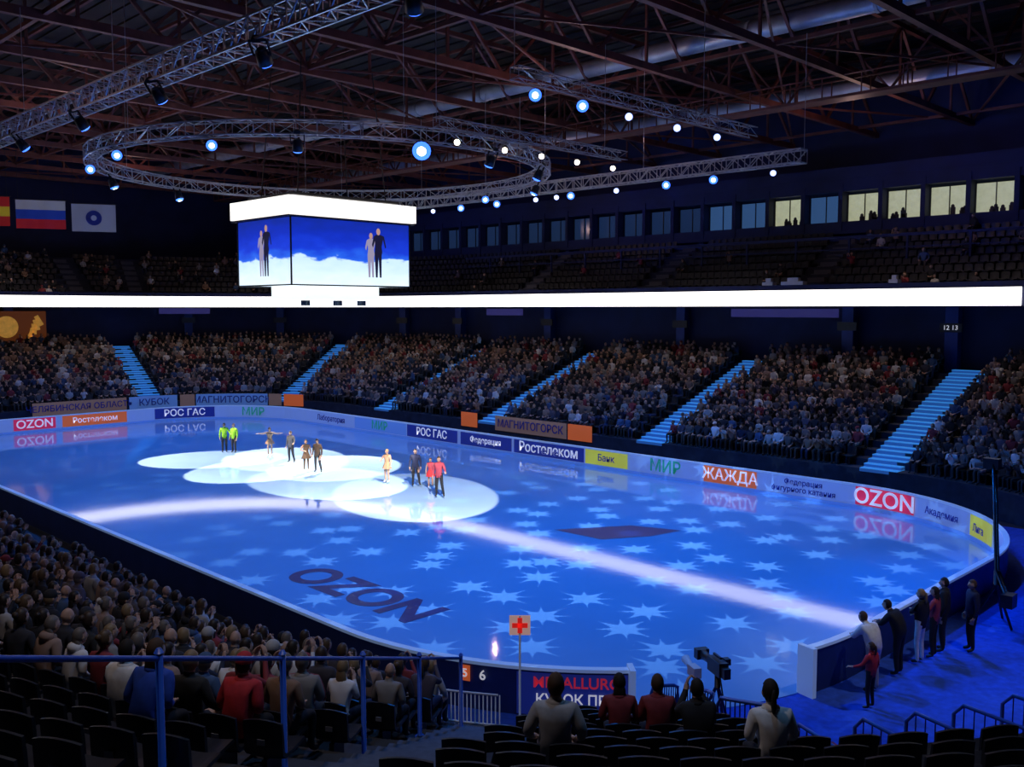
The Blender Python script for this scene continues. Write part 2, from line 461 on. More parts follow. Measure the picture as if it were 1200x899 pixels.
# ---------------------------------------------------------------- lighting trusses
def truss(name, pts, size=.6, step=.6, closed=False, th=1.):
    pts = [Vector(p) for p in pts]
    res = [pts[0]]
    seq = pts+([pts[0]] if closed else [])
    for a, c in zip(seq[:-1], seq[1:]):
        n = max(1, round((c-a).length/step))
        for i in range(1, n+1): res.append(a.lerp(c, i/n))
    bm = bmesh.new(); C = []
    N = len(res)
    for i, p in enumerate(res):
        a = res[i-1] if i > 0 else (res[N-2] if closed else res[0]); c = res[i+1] if i < N-1 else (res[1] if closed else res[-1])
        d = (c-a).normalized(); s = d.cross(Vector((0, 0, 1))).normalized()*size/2; u = Vector((0, 0, size/2))
        C.append((p-s-u, p+s-u, p+s+u, p-s+u))
    for i in range(N-1):
        A, B = C[i], C[i+1]
        for k in range(4): beam(bm, A[k], B[k], .055*th)
        for k in range(4):
            j = (k+1) % 4
            if i % 2: beam(bm, A[k], B[j], .03*th)
            else: beam(bm, A[j], B[k], .03*th)
            beam(bm, A[k], A[j], .03*th)
    for i in range(0, N, 14): beam(bm, res[i], (res[i].x, res[i].y, 20), .02)
    return bm_obj(name, bm, [M_alu])
tr1 = truss('lighting_truss', [(-13, -34, 15.6), (-13, 30, 15.6)], .62)
ringc = (-.7, -2.6)
ring = truss('circular_lighting_truss', [(ringc[0]+10*math.cos(a*math.pi/20), ringc[1]+10*math.sin(a*math.pi/20), 15) for a in range(40)], .5, .8, True, .85)
tr2 = truss('lighting_truss', [(11.2, -20, 15), (11.2, 14, 15)], .55, th=1.1)
tr3 = truss('lighting_truss', [(-5.5, -19.5, 15.6), (8, -19.5, 15.6)], .36, .7, th=.6)
tr4 = truss('lighting_truss', [(-3, -13, 15.4), (8, -13, 15.4)], .36, .7, th=.6)

def lamp_mesh(name, lens, core, r=.16, cr_=.5):
    bm = bmesh.new()
    tube(bm, [(0, 0, .16), (0, 0, .1), (0, 0, -.05), (0, 0, -.26)], [r*.55, r*.85, r*.95, r*1.1], 14, 0)
    tube(bm, [(0, 0, -.26), (0, 0, -.265-.2*r), (0, 0, -.27-.32*r)], [r, r*.85, r*cr_], 16, 1, True, 2)
    for s in (-1, 1): beam(bm, (s*r*1.25, 0, 0), (s*r*1.25, 0, .38), .035, .06, 0); beam(bm, (s*r*.9, 0, 0), (s*r*1.25, 0, 0), .05, .05, 0)
    beam(bm, (-r*1.25, 0, .38), (r*1.25, 0, .38), .05, .05, 0)
    box(bm, (0, 0, .43), (.22, .2, .1), 0)
    me = bpy.data.meshes.new(name); bm.to_mesh(me); bm.free(); me.materials.append(M_black); me.materials.append(lens); me.materials.append(core); return me
LB = lamp_mesh('lamp_blue', M_lens, M_lensw, .19, .5); LW = lamp_mesh('lamp_white', M_lensr, M_lensw, .13, .7)
LY = lamp_mesh('lamp_warm', M_lensy, M_lensy, .11, .7); LBB = lamp_mesh('lamp_big', M_lens, M_lensw, .34, .5)
def lamp(par, me, loc, aim=(-16, -30, 3)):
    ob = bpy.data.objects.new('lamp', me); link(ob, par)
    d = (Vector(aim)-Vector(loc)).normalized()
    ob.rotation_mode = 'QUATERNION'; ob.rotation_quaternion = (-d).to_track_quat('Z', 'Y'); ob.location = loc
for a in (105, 134, 158, 184, 212, 230, 256, 275, 300, 330, 0, 40, 75):
    x = ringc[0]+10*math.cos(math.radians(a)); y = ringc[1]+10*math.sin(math.radians(a))
    lamp(ring, LBB if a == 256 else LB, (x, y, 14.45), (-22, -34, 6) if a in (184, 212, 256, 158, 0) else (x*.4, y*.4, 0))
for y in (-18.6, -15.6, -13, -10, -7, -6, -4.5, -1.5, 1.5, 4, 7): lamp(tr2, LB if int(y) % 2 else LW, (11.2, y, 14.45), (-20, -34, 5))
for x in (-4.6, -2.4, 0, 2.8, 5.4): lamp(tr3, LB if x < -1 else LW, (x, -19.5, 15.1), (-23, -37, 7))
for x in (-2, .5, 2.6, 4.8, 7.2): lamp(tr4, LY, (x, -13, 14.8), (-23, -37, 7))
for y in range(-30, 28, 6): lamp(tr1, LB, (-13, y, 15.0), (0, y*.5, 0))

# ---------------------------------------------------------------- scoreboard cube
sb = empty('scoreboard_cube', (.5, -.5, 0))
def scr_mat():
    m = bpy.data.materials.new('video_screen'); m.use_nodes = True; nt = m.node_tree; b = nt.nodes['Principled BSDF']
    b.inputs['Base Color'].default_value = (.01, .01, .02, 1); b.inputs['Roughness'].default_value = .3
    tc = nt.nodes.new('ShaderNodeTexCoord'); sp = nt.nodes.new('ShaderNodeSeparateXYZ'); nt.links.new(tc.outputs['Object'], sp.inputs[0])
    n = nt.nodes.new('ShaderNodeTexNoise'); n.inputs['Scale'].default_value = .9; n.inputs['Detail'].default_value = 3
    mp = nt.nodes.new('ShaderNodeMapping'); mp.inputs['Scale'].default_value = (1, 1, 2.6); nt.links.new(tc.outputs['Object'], mp.inputs[0]); nt.links.new(mp.outputs[0], n.inputs['Vector'])
    a = nt.nodes.new('ShaderNodeMath'); a.operation = 'MULTIPLY_ADD'; a.inputs[1].default_value = 1.2
    nt.links.new(n.outputs['Fac'], a.inputs[0]); nt.links.new(sp.outputs['Z'], a.inputs[2])
    mr = nt.nodes.new('ShaderNodeMapRange'); mr.inputs['From Min'].default_value = 9.75+.6; mr.inputs['From Max'].default_value = 12.75+.6
    nt.links.new(a.outputs[0], mr.inputs['Value'])
    cr = nt.nodes.new('ShaderNodeValToRGB'); e = cr.color_ramp.elements
    e[0].position = 0; e[0].color = (.75, .9, 1, 1); e[1].position = 1; e[1].color = (.005, .02, .28, 1)
    for p, c in ((.36, (.55, .75, 1, 1)), (.40, (.02, .12, .75, 1)), (.55, (.008, .04, .6, 1)), (.75, (.005, .025, .45, 1))):
        q = e.new(p); q.color = c
    nt.links.new(mr.outputs['Result'], cr.inputs['Fac']); nt.links.new(cr.outputs['Color'], b.inputs['Emission Color'])
    b.inputs['Emission Strength'].default_value = 1.2
    return m
M_scr = scr_mat()
bm = bmesh.new()
box(bm, (0, 0, 11.2), (6.7, 4.66, 3.0), 0)
bm_obj('screens', bm, [M_scr], sb)
bm = bmesh.new()
for sx in (-1, 1):
    for sy in (-1, 1): box(bm, (sx*3.36, sy*2.34, 11.2), (.06, .06, 3.02))
for z in (9.68, 12.72):
    for s in (-1, 1):
        box(bm, (0, s*2.34, z), (6.8, .06, .06)); box(bm, (s*3.36, 0, z), (.06, 4.7, .06))
for x in (-2.5, 2.5):
    for y in (-1.6, 1.6): beam(bm, (x, y, 13.8), (x*.8, y*.8, 20), .04)
box(bm, (0, 0, 13.8), (6, 4, .12)); box(bm, (0, 0, 12.74), (7.2, 5.1, .06))
for x in (-1.8, 0, 1.4): tube(bm, [(x, -1, 9.0), (x, -1, 8.75)], .22, 10)
bm_obj('frame', bm, [M_black], sb)
bm = bmesh.new()
a = [(-3.6, -2.6), (3.6, -2.6), (3.6, 2.6), (-3.6, 2.6)]
lo = [bm.verts.new((x, y, 12.8)) for x, y in a]; hi = [bm.verts.new((x, y, 13.62)) for x, y in a]
for i in range(4): bm.faces.new((lo[i], lo[(i+1) % 4], hi[(i+1) % 4], hi[i]))
bm.faces.new(lo); bm.faces.new(hi)
bm_obj('header_display', bm, [mat('header_led', (.8, .8, .8), .5, 0, (1, .95, .88), 1.15)], sb)
bm = bmesh.new(); box(bm, (0, 0, 9.36), (4.2, 3.0, .62)); bm_obj('lower_display', bm, [mat('lower_led', (.8, .8, .8), .5, 0, (.85, .95, .85), .9)], sb)
M_sil = mat('video_dark', (.0, .0, .0), .5, 0, (.015, .015, .07), .5); M_sil2 = mat('video_light', (.0, .0, .0), .5, 0, (.45, .4, .6), .7); M_sil3 = mat('video_skin', (0, 0, 0), .5, 0, (.6, .35, .3), .8)
def sil(cx, cz, h, fx):
    for ox, sc_, mm in ((-.075, .9, M_sil2), (.11, 1., M_sil)):
        prof = [(0, .42), (.03, 0), (.08, 0), (.09, .45), (.11, .52), (.09, .62), (.13, .78), (.19, .6), (.22, .62), (.16, .84), (.06, .87), (-.05, .87), (-.13, .83), (-.18, .66), (-.15, .6), (-.1, .74), (-.09, .62), (-.11, .5), (-.1, .3), (-.08, 0), (-.03, 0)]
        head = [(.055*math.cos(q*math.pi/6), .93+.07*math.sin(q*math.pi/6)) for q in range(12)]
        for pr_, m_, e0 in ((prof, mm, 0), (head, M_sil3, .004)):
            bm = bmesh.new(); vs = []
            for px, pz in pr_:
                u = ox*h+px*h*sc_*.9+cx; z = cz+pz*h*sc_
                e = (.012 if mm is M_sil else .006)+e0
                vs.append(bm.verts.new((-3.36-e, -u, z) if fx else (u, -2.34-e, z)))
            bm.faces.new(vs)
            bm_obj('screen_figure', bm, [m_], sb)
sil(0.0, 10.1, 2.35, True); sil(1.2, 10.1, 2.35, False)

# ---------------------------------------------------------------- flags
def flag(x, stripes, emblem=None, w=3.4, h=2.0, vert=False):
    e = empty('hanging_flag', (x, 32, 15.3)); e.rotation_euler = (0, 0, math.radians(-25))
    n = 12; k = len(stripes)
    bm = bmesh.new(); g = []
    for j in range(k*2+1):
        g.append([bm.verts.new((-w/2+w*i/n, .06*math.sin(i*1.3+j*.3), h/2-h*j/(2*k))) for i in range(n+1)])
    for j in range(2*k):
        for i in range(n): bm.faces.new((g[j][i], g[j][i+1], g[j+1][i+1], g[j+1][i])).material_index = j//2
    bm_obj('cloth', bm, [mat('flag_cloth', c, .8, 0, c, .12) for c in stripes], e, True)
    bm = bmesh.new(); beam(bm, (-w/2-.1, 0, h/2+.03), (w/2+.1, 0, h/2+.03), .06)
    for s in (-1, 1): beam(bm, (s*w*.45, 0, h/2), (s*w*.45, 0, 4.7), .02)
    bm_obj('pole', bm, [M_black], e)
    if emblem:
        bm = bmesh.new()
        bm.faces.new([bm.verts.new((.55*math.cos(a*math.pi/14), -.09, .55*math.sin(a*math.pi/14))) for a in range(28)])
        bm.faces.new([bm.verts.new((.2*math.cos(a*math.pi/14), -.1, .2*math.sin(a*math.pi/14))) for a in range(28)]).material_index = 1
        bm_obj('emblem', bm, [mat('emblem', emblem, .7), M_white], e)
flag(-5.4, [(.5, .02, .02), (.7, .5, .03), (.5, .02, .02)])
flag(-1.6, [(.4, .4, .45), (.02, .06, .4), (.5, .02, .03)], w=3.2)
flag(2.1, [(.28, .3, .4), (.28, .3, .4)], (.03, .05, .3), w=3.0)

# ---------------------------------------------------------------- people
Z = Vector((0, 0, 1))
def skin_eval(V, E, R, roots, sub=1):
    me = bpy.data.meshes.new('tmp'); bm = bmesh.new(); lay = bm.verts.layers.skin.verify()
    vs = []
    for i, v in enumerate(V):
        q = bm.verts.new(v); q[lay].radius = (R[i], R[i]); q[lay].use_root = i in roots; vs.append(q)
    for a, c in E: bm.edges.new((vs[a], vs[c]))
    bm.to_mesh(me); bm.free()
    ob = bpy.data.objects.new('tmp', me); COL.objects.link(ob)
    m = ob.modifiers.new('s', 'SKIN'); m.use_smooth_shade = True
    m2 = ob.modifiers.new('u', 'SUBSURF'); m2.levels = sub; m2.render_levels = sub
    dg = bpy.context.evaluated_depsgraph_get(); dg.update()
    out = bpy.data.meshes.new_from_object(ob.evaluated_get(dg))
    bpy.data.objects.remove(ob); bpy.data.meshes.remove(me)
    return out

def ell(bm, c, r, mi, seg=12, rings=8, keep=None, shape=None, rot=None):
    vs = {}
    c = Vector(c)
    for j in range(rings+1):
        th = math.pi*j/rings
        for i in range(seg):
            if j in (0, rings) and i > 0: vs[(j, i)] = vs[(j, 0)]; continue
            ph = 2*math.pi*i/seg
            u = Vector((math.sin(th)*math.cos(ph), math.sin(th)*math.sin(ph), math.cos(th)))
            p = Vector((u.x*r[0], u.y*r[1], u.z*r[2]))
            if shape: p = shape(u, p)
            if rot is not None: p = rot @ p
            vs[(j, i)] = bm.verts.new(c+p)
    for j in range(rings):
        for i in range(seg):
            k = (i+1) % seg; q = []
            for v in (vs[(j, i)], vs[(j+1, i)], vs[(j+1, k)], vs[(j, k)]):
                if v not in q: q.append(v)
            if keep and not keep(j, i): continue
            if len(q) > 2:
                f = bm.faces.new(q); f.material_index = mi; f.smooth = True

def seated(lean=.05, arms='lap', turn=0.):
    J = dict(pelvis=(0, 0, .57), belly=(0, .02, .72), chest=(0, .02+lean, .92), neckb=(0, .02+lean, 1.06), neck=(0, .035+lean, 1.12), head=(turn*.02, .06+lean, 1.23))
    for n, s in (('L', -1), ('R', 1)):
        J['sh'+n] = (s*.175, .01+lean, 1.01)
        if arms == 'lap': e, w, h = (s*.24, .05, .78), (s*.11, .29, .70), (s*.07, .36, .69)
        elif arms == 'clap': e, w, h = (s*.23, .12, .82), (s*.075, .30, 1.0), (s*.045, .34, 1.07)
        elif arms == 'phone': e, w, h = (s*.21, .22, .88), (s*.08, .40, 1.10), (s*.06, .43, 1.18)
        else: e, w, h = (s*.27, -.02, .80), (s*.24, .2, .66), (s*.20, .27, .63)
        J['el'+n] = e; J['wr'+n] = w; J['hd'+n] = h
        J['hip'+n] = (s*.09, .03, .55); J['kn'+n] = (s*.14, .44, .55); J['an'+n] = (s*.13, .42, .11); J['toe'+n] = (s*.14, .56, .05)
    return J
def standing(**kw):
    J = dict(pelvis=(0, 0, .97), belly=(0, 0, 1.12), chest=(0, .0, 1.32), neckb=(0, -.01, 1.46), neck=(0, 0, 1.52), head=(0, .02, 1.63))
    for n, s in (('L', -1), ('R', 1)):
        J['sh'+n] = (s*.18, -.01, 1.42); J['el'+n] = (s*.25, -.03, 1.14); J['wr'+n] = (s*.26, .05, .90); J['hd'+n] = (s*.255, .08, .82)
        J['hip'+n] = (s*.09, 0, .93); J['kn'+n] = (s*.105, .03, .51); J['an'+n] = (s*.11, -.01, .09); J['toe'+n] = (s*.13, .14, .045)
    J.update(kw); return J

RAD = dict(pelvis=.155, belly=.14, chest=.165, neckb=.085, neck=.06, head=.06, sh=.085, el=.055, wr=.036, hd=.036, hip=.105, kn=.072, an=.048, toe=.042)
def person_mesh(name, J, mats, hair='short', skirt=None, bare_arms=False, bare_legs=False, coat=False, blades=False, girl=False, fingers=True, hood=False, sub=1):
    """mats: top, pants, skin, hair, shoe, dark, skirt, steel"""
    keys = list(J.keys()); V = [Vector(J[k]) for k in keys]; R = []
    for k in keys:
        base = k[:-1] if k[-1] in 'LR' and k[:-1] in RAD else k
        r = RAD[base]*(0.86 if girl else 1)
        if coat and base in ('pelvis', 'belly', 'chest', 'sh', 'el'): r *= 1.15
        R.append(r)
    ix = {k: i for i, k in enumerate(keys)}
    E = [('pelvis', 'belly'), ('belly', 'chest'), ('chest', 'neckb'), ('neckb', 'neck'), ('neck', 'head')]
    for n in 'LR':
        E += [('chest', 'sh'+n), ('sh'+n, 'el'+n), ('el'+n, 'wr'+n), ('wr'+n, 'hd'+n), ('pelvis', 'hip'+n), ('hip'+n, 'kn'+n), ('kn'+n, 'an'+n), ('an'+n, 'toe'+n)]
    regs = []
    for a, c in E:
        q = c[:-1] if c[-1] in 'LR' else c
        regs.append({'belly': 0, 'chest': 0, 'neckb': 0, 'neck': 2, 'head': 2, 'sh': 0, 'el': 2 if bare_arms else 0, 'wr': 2 if bare_arms else 0, 'hd': 2, 'hip': 1, 'kn': 2 if bare_legs else 1, 'an': 2 if bare_legs else 1, 'toe': 4}[q])
    segs = [(Vector(J[a]), Vector(J[c])) for a, c in E]
    EI = [(ix[a], ix[c]) for a, c in E]; roots = {ix['pelvis']}
    if fingers:
        for n, sd in (('L', -1), ('R', 1)):
            w, h = Vector(J['wr'+n]), Vector(J['hd'+n]); f = (h-w).normalized()
            if abs(f.z) > .7:
                s = f.cross(Vector((1, 0, 0))).normalized(); c = Vector((-sd, 0, 0)); td = Vector((0, 1, 0))
            else:
                s = f.cross(Z).normalized(); c = Vector((0, 0, -1)); td = Vector((-sd, 0, 0)) if abs(f.x) < .7 else Vector((0, 1, 0))
            for off, L in ((-.032, .062), (-.011, .08), (.011, .085), (.032, .072)):
                p0 = h-f*.02+s*off*.8; p1 = h+f*.035+s*off*1.15; p2 = p1+(f*.85+c*.4)*L*.5; p3 = p2+(f*.6+c*.75)*L*.5
                b0 = len(V); V += [p0, p1, p2, p3]; R += [.014, .013, .011, .009]; EI += [(b0, b0+1), (b0+1, b0+2), (b0+2, b0+3)]; roots.add(b0)
                segs.append((p0, p3)); regs.append(2)
            p0 = w+f*.025+td*.015; p1 = p0+(f*.55+td*.75)*.045; p2 = p1+(f*.9+td*.25)*.035
            b0 = len(V); V += [p0, p1, p2]; R += [.017, .014, .011]; EI += [(b0, b0+1), (b0+1, b0+2)]; roots.add(b0)
            segs.append((p0, p2)); regs.append(2)
    me = skin_eval(V, EI, R, roots, sub)
    me.materials.clear()
    for m in mats: me.materials.append(m)
    SG = [(a, c-a, max((c-a).length_squared, 1e-9)) for a, c in segs]
    for p in me.polygons:
        q = p.center; best = 9; bi = 0
        for i, (a, d, l) in enumerate(SG):
            t = max(0, min(1, (q-a).dot(d)/l)); dd = (q-a-d*t).length
            dd -= .05 if i < 3 else 0
            if dd < best: best = dd; bi = i
        p.material_index = regs[bi]; p.use_smooth = True
    bm = bmesh.new(); bm.from_mesh(me)
    H = Vector(J['head'])
    def hs(u, p):
        p = p.copy()
        if u.z < -.1:
            k = 1-.32*(-u.z-.1)
            p.x *= k
            if u.y < 0: p.y *= k*.85
        if u.y > .9: p.y += .004
        return p
    ell(bm, H, (.076, .095, .12), 2, 16, 12, shape=hs)
    ell(bm, H+Vector((0, .096, -.012)), (.013, .022, .026), 2, 8, 6)                # nose
    for s in (-1, 1):
        ell(bm, H+Vector((s*.078, -.005, -.008)), (.010, .02, .032), 2, 8, 6)         # ears
        ell(bm, H+Vector((s*.03, .084, .012)), (.014, .010, .008), 5, 8, 4)           # eyes
        ell(bm, H+Vector((s*.03, .088, .032)), (.018, .006, .004), 3, 6, 4)           # brows
    ell(bm, H+Vector((0, .083, -.055)), (.024, .010, .007), 5, 8, 4)                # mouth
    if hair != 'bald':
        def keep(j, i):
            ph = 2*math.pi*(i+.5)/16; y = math.sin(ph)
            return j < 4 or (y < .15 and j < 8) or (y < -.3 and j < 9)
        ell(bm, H+Vector((0, -.008, .012)), (.086, .103, .125), 3, 16, 12, keep=keep)
    if hair == 'long':
        ell(bm, H+Vector((0, -.065, -.13)), (.085, .05, .17), 3, 12, 8)
    if hair == 'bun':
        ell(bm, H+Vector((0, -.11, .06)), (.045, .045, .045), 3, 10, 8)
    if hair == 'tail':
        ell(bm, H+Vector((0, -.13, -.06)), (.03, .035, .13), 3, 8, 8)
    if hair == 'cap':
        ell(bm, H+Vector((0, -.005, .05)), (.092, .108, .095), 0, 16, 8)
        ell(bm, H+Vector((0, .11, .035)), (.06, .06, .01), 0, 10, 4)
    if hood:
        ell(bm, Vector(J['neck'])+Vector((0, -.06, -.02)), (.12, .09, .08), 0, 12, 8)
    if coat:
        ell(bm, Vector(J['neckb'])+Vector((0, 0, .01)), (.10, .09, .055), 0, 12, 6)
    if skirt:
        pz = Vector(J['pelvis']); n = 24
        ring = []
        for (dz, r) in ((.12, .12), (.02, .165), (-skirt*.5, .22), (-skirt, .27)):
            ring.append([bm.verts.new(pz+Vector(((r+.02*math.sin(i*math.pi/2)*(dz < 0))*math.cos(2*math.pi*i/n), (r*.85+.02*math.sin(i*math.pi/2)*(dz < 0))*math.sin(2*math.pi*i/n), dz))) for i in range(n)])
        for a, c in zip(ring[:-1], ring[1:]):
            for i in range(n):
                f = bm.faces.new((a[i], a[(i+1) % n], c[(i+1) % n], c[i])); f.material_index = 6; f.smooth = True
    if blades:
        for n in 'LR':
            a, t_ = Vector(J['an'+n]), Vector(J['toe'+n]); d = (t_-a); d.z = 0; d.normalize()
            c = (a+t_)/2; low = min(a.z-.09, t_.z-.045)
            beam(bm, Vector((c.x, c.y, low-.045))-d*.15, Vector((c.x, c.y, low-.045))+d*.15, .006, .02, 7)
            for s in (-.08, .08): beam(bm, Vector((c.x, c.y, low-.045))+d*s, Vector((c.x, c.y, low+.02))+d*s, .012, .02, 7)
    bm.to_mesh(me); bm.free(); me.name = name
    return me

M_skin = mat('skin', (.6, .37, .27), .55, noise=.06, nscale=20)
M_eye = mat('eye_dark', (.04, .02, .02), .4)
M_shoe = mat('shoe_dark', (.02, .02, .022), .5)
M_steel = mat('blade_steel', (.6, .6, .65), .2, .9)
pal = [(.02, .02, .025), (.03, .03, .04), (.02, .03, .07), (.30, .28, .27), (.06, .05, .06), (.30, .18, .12), (.03, .03, .04), (.5, .48, .46), (.30, .04, .05), (.02, .02, .025), (.15, .12, .11), (.38, .25, .2), (.06, .12, .25), (.02, .02, .02), (.85, .83, .83), (.12, .10, .14)]
M_top = rand_mat('clothes_top', pal, 3.3)
M_pant = rand_mat('clothes_trousers', [(.02, .02, .03), (.03, .04, .09), (.05, .05, .05), (.1, .08, .07), (.02, .02, .02)], 8.1)
M_hair = rand_mat('hair', [(.02, .012, .01), (.05, .03, .02), (.12, .07, .035), (.3, .2, .1), (.03, .02, .015), (.18, .15, .13)], 5.7, .5)
base = [M_top, M_pant, M_skin, M_hair, M_shoe, M_eye, M_top, M_steel]
pcol = bpy.data.collections.new('spectator_variants')
vi = 0
for arms, hair, lean, girl, coat in (('lap', 'short', .03, 0, 1), ('clap', 'long', .08, 1, 0), ('rest', 'short', -.02, 0, 0), ('lap', 'long', .10, 1, 1),
                                     ('phone', 'tail', .04, 1, 0), ('clap', 'short', .12, 0, 1), ('lap', 'bun', .05, 1, 0), ('rest', 'cap', .0, 0, 1), ('lap', 'bald', .06, 0, 0), ('lap', 'long', 0, 1, 0)):
    me = person_mesh('spectator_%02d' % vi, seated(lean, arms, random.uniform(-1, 1)), base, hair, girl=bool(girl), coat=bool(coat), hood=bool(coat and girl))
    pcol.objects.link(bpy.data.objects.new('spectator_%02d' % vi, me)); vi += 1

# seat
bm = bmesh.new()
n = 6
g = []
prof = [(.24, .43), (.22, .46), (0, .44), (-.17, .44), (-.22, .50), (-.26, .68), (-.28, .86), (-.31, .86), (-.30, .66), (-.26, .46), (-.2, .40), (.0, .40), (.22, .42)]
for i in range(n+1):
    u = -1+2*i/n
    g.append([bm.verts.new((u*.225, y+(.03*u*u if z > .5 else 0), z+(.02*u*u if z < .5 else 0)-(.04*u*u if z > .8 else 0))) for y, z in prof])
for a, c in zip(g[:-1], g[1:]):
    for j in range(len(prof)):
        k = (j+1) % len(prof); bm.faces.new((a[j], a[k], c[k], c[j]))
bm.faces.new(g[0]); bm.faces.new(g[-1])
box(bm, (0, -.1, .2), (.06, .3, .4)); box(bm, (0, -.22, .02), (.3, .2, .04))
box(bm, (0, -.315, .62), (.09, .01, .06), 1)
sme = bpy.data.meshes.new('seat'); bm.to_mesh(sme); bm.free(); sme.materials.append(M_black); sme.materials.append(mat('seat_number', (.25, .27, .32), .5))
scol = bpy.data.collections.new('seat_variants'); scol.objects.link(bpy.data.objects.new('seat', sme))

def scatter(name, pts, rots, idx, scl, col):
    me = bpy.data.meshes.new(name); me.from_pydata(pts, [], [])
    a = me.attributes.new('rot', 'FLOAT_VECTOR', 'POINT'); a.data.foreach_set('vector', [c for r in rots for c in (0, 0, r)])
    a = me.attributes.new('idx', 'INT', 'POINT'); a.data.foreach_set('value', idx)
    a = me.attributes.new('scl', 'FLOAT', 'POINT'); a.data.foreach_set('value', scl)
    ob = bpy.data.objects.new(name, me); COL.objects.link(ob)
    ng = bpy.data.node_groups.new(name, 'GeometryNodeTree')
    ng.interface.new_socket('Geometry', in_out='INPUT', socket_type='NodeSocketGeometry'); ng.interface.new_socket('Geometry', in_out='OUTPUT', socket_type='NodeSocketGeometry')
    N = ng.nodes; gi = N.new('NodeGroupInput'); go = N.new('NodeGroupOutput'); ip = N.new('GeometryNodeInstanceOnPoints'); ci = N.new('GeometryNodeCollectionInfo')
    ci.inputs['Collection'].default_value = col; ci.inputs['Separate Children'].default_value = True; ci.inputs['Reset Children'].default_value = True
    def na(nm, ty):
        q = N.new('GeometryNodeInputNamedAttribute'); q.data_type = ty; q.inputs['Name'].default_value = nm; return q
    ip.inputs['Pick Instance'].default_value = True
    ng.links.new(gi.outputs[0], ip.inputs['Points']); ng.links.new(ci.outputs[0], ip.inputs['Instance'])
    ng.links.new(na('idx', 'INT').outputs['Attribute'], ip.inputs['Instance Index'])
    ng.links.new(na('rot', 'FLOAT_VECTOR').outputs['Attribute'], ip.inputs['Rotation'])
    ng.links.new(na('scl', 'FLOAT').outputs['Attribute'], ip.inputs['Scale'])
    ng.links.new(ip.outputs[0], go.inputs[0])
    md = ob.modifiers.new('instances', 'NODES'); md.node_group = ng
    return ob

def row_points(t0, t1, o, spacing=.53):
    out = []; i = math.floor(t0)
    while i < t1:
        a, c = max(t0, i), min(t1, i+1)
        sg = i % 8
        L = (math.pi/2*(RC+o) if sg % 2 else (2*CY if sg in (0, 4) else 2*CX))*(c-a)
        n = int(L/spacing)
        for k in range(n): out.append(a+(c-a)*(k+.5)/n)
        i += 1
    return out
named = [(219.8, 7), (222.4, 4), (224.2, 4), (225.4, 5), (226.6, 7), (207.5, 8), (204.3, 7), (209.0, 7)]
namedpos = [P(tA(a), O0+RW*k+.6)[:2] for a, k in named]
S = [[], [], [], []]; C = [[], [], [], []]
def fill(t0, t1, k0, k1, occ, o0=O0, rw=RW, z0=Z0, rz=RZ, al=aisles, sp=.53):
    for k in range(k0, k1):
        o = o0+rw*k+.6
        ap = [P(a[0], o)[:2] for a in al]
        for t in row_points(t0, t1, o, sp):
            x, y, nx, ny = P(t, o)
            w_ = 1.0 if x < -8 else 1.15
            if any((x-p[0])**2+(y-p[1])**2 < w_**2 for p in ap): continue
            if (x+25.7)**2+(y+39.6)**2 < 2.5**2: continue
            rz_ = math.atan2(nx, -ny); z = z0+rz*k
            S[0].append((x, y, z)); S[1].append(rz_); S[2].append(0); S[3].append(1.)
            pr = occ(t, k)
            if random.random() < pr and not any((x-p[0])**2+(y-p[1])**2 < .5**2 for p in namedpos):
                C[0].append((x-nx*0, y-ny*0, z)); C[1].append(rz_+random.uniform(-.3, .3)); C[2].append(random.randrange(10)); C[3].append(random.uniform(.93, 1.08))
fill(0, TB, 0, 13, lambda t, k: .93 if t < 4 else (.92 if k < 8 else .05))
fill(TB, TC, 0, 19, lambda t, k: (.93 if k < 7 else (.35 if k == 7 else 0)) if t < tA(210) else 0)
fill(TC, TE, 6, 19, lambda t, k: 0)
fill(7.32, 8, 0, 13, lambda t, k: .93)
fill(-.48+8, 8, 0, UN, lambda t, k: .08, 13, .8, 9.2, .5, [])
fill(0, 4.1, 0, UN, lambda t, k: .2 if t > 1.6 else (.08 if t < .2 else .02), 13, .8, 9.2, .5, [(tA(76),), (tA(88),), (2.8,), (3.2,), (tY(-12),), (tY(0),), (tY(12),), (tA(30),)])
scatter('stadium_seats', *S, scol)
scatter('seated_spectator_crowd', *C, pcol)

def cm(name, col, rough=.8): return mat(name, col, rough, noise=.12, nscale=12)
black = cm('cloth_black', (.012, .012, .016)); white = cm('cloth_white', (.8, .8, .8)); lime = cm('cloth_lime', (.24, .5, .02)); beige = cm('cloth_beige', (.34, .2, .12))
brown = cm('cloth_brown', (.07, .04, .022)); navy = cm('cloth_navy', (.007, .012, .05)); red = cm('cloth_red', (.6, .03, .04)); pink = cm('cloth_pink', (.4, .05, .08)); grey = cm('cloth_grey', (.4, .4, .42)); dgrey = cm('cloth_dark_grey', (.06, .06, .07))
bluec = cm('cloth_blue', (.02, .08, .5)); maroonc = cm('cloth_maroon', (.25, .03, .04)); h_d = cm('hair_dark', (.02, .013, .01)); h_b = cm('hair_brown', (.08, .04, .022)); h_l = cm('hair_blond', (.35, .22, .1))
M_skin_s = mat('skin_spotlit', (.42, .25, .18), .55, noise=.06, nscale=20)
def person(name, J, loc, face, top, pants, hairm, hair='short', sc_=1., skirtm=None, **kw):
    me = person_mesh(name, J, [top, pants, M_skin_s if name in ('figure_skater', 'steward') else M_skin, hairm, M_shoe if not kw.get('girl') or not kw.get('blades') else white, M_eye, skirtm or top, M_steel], hair, **kw)
    ob = link(bpy.data.objects.new(name, me)); ob.location = loc; ob.scale = (sc_,)*3
    ob.rotation_euler = (0, 0, math.atan2(-face[0], face[1])); return ob
IZ = .02+.058
F1 = dict(blades=True)
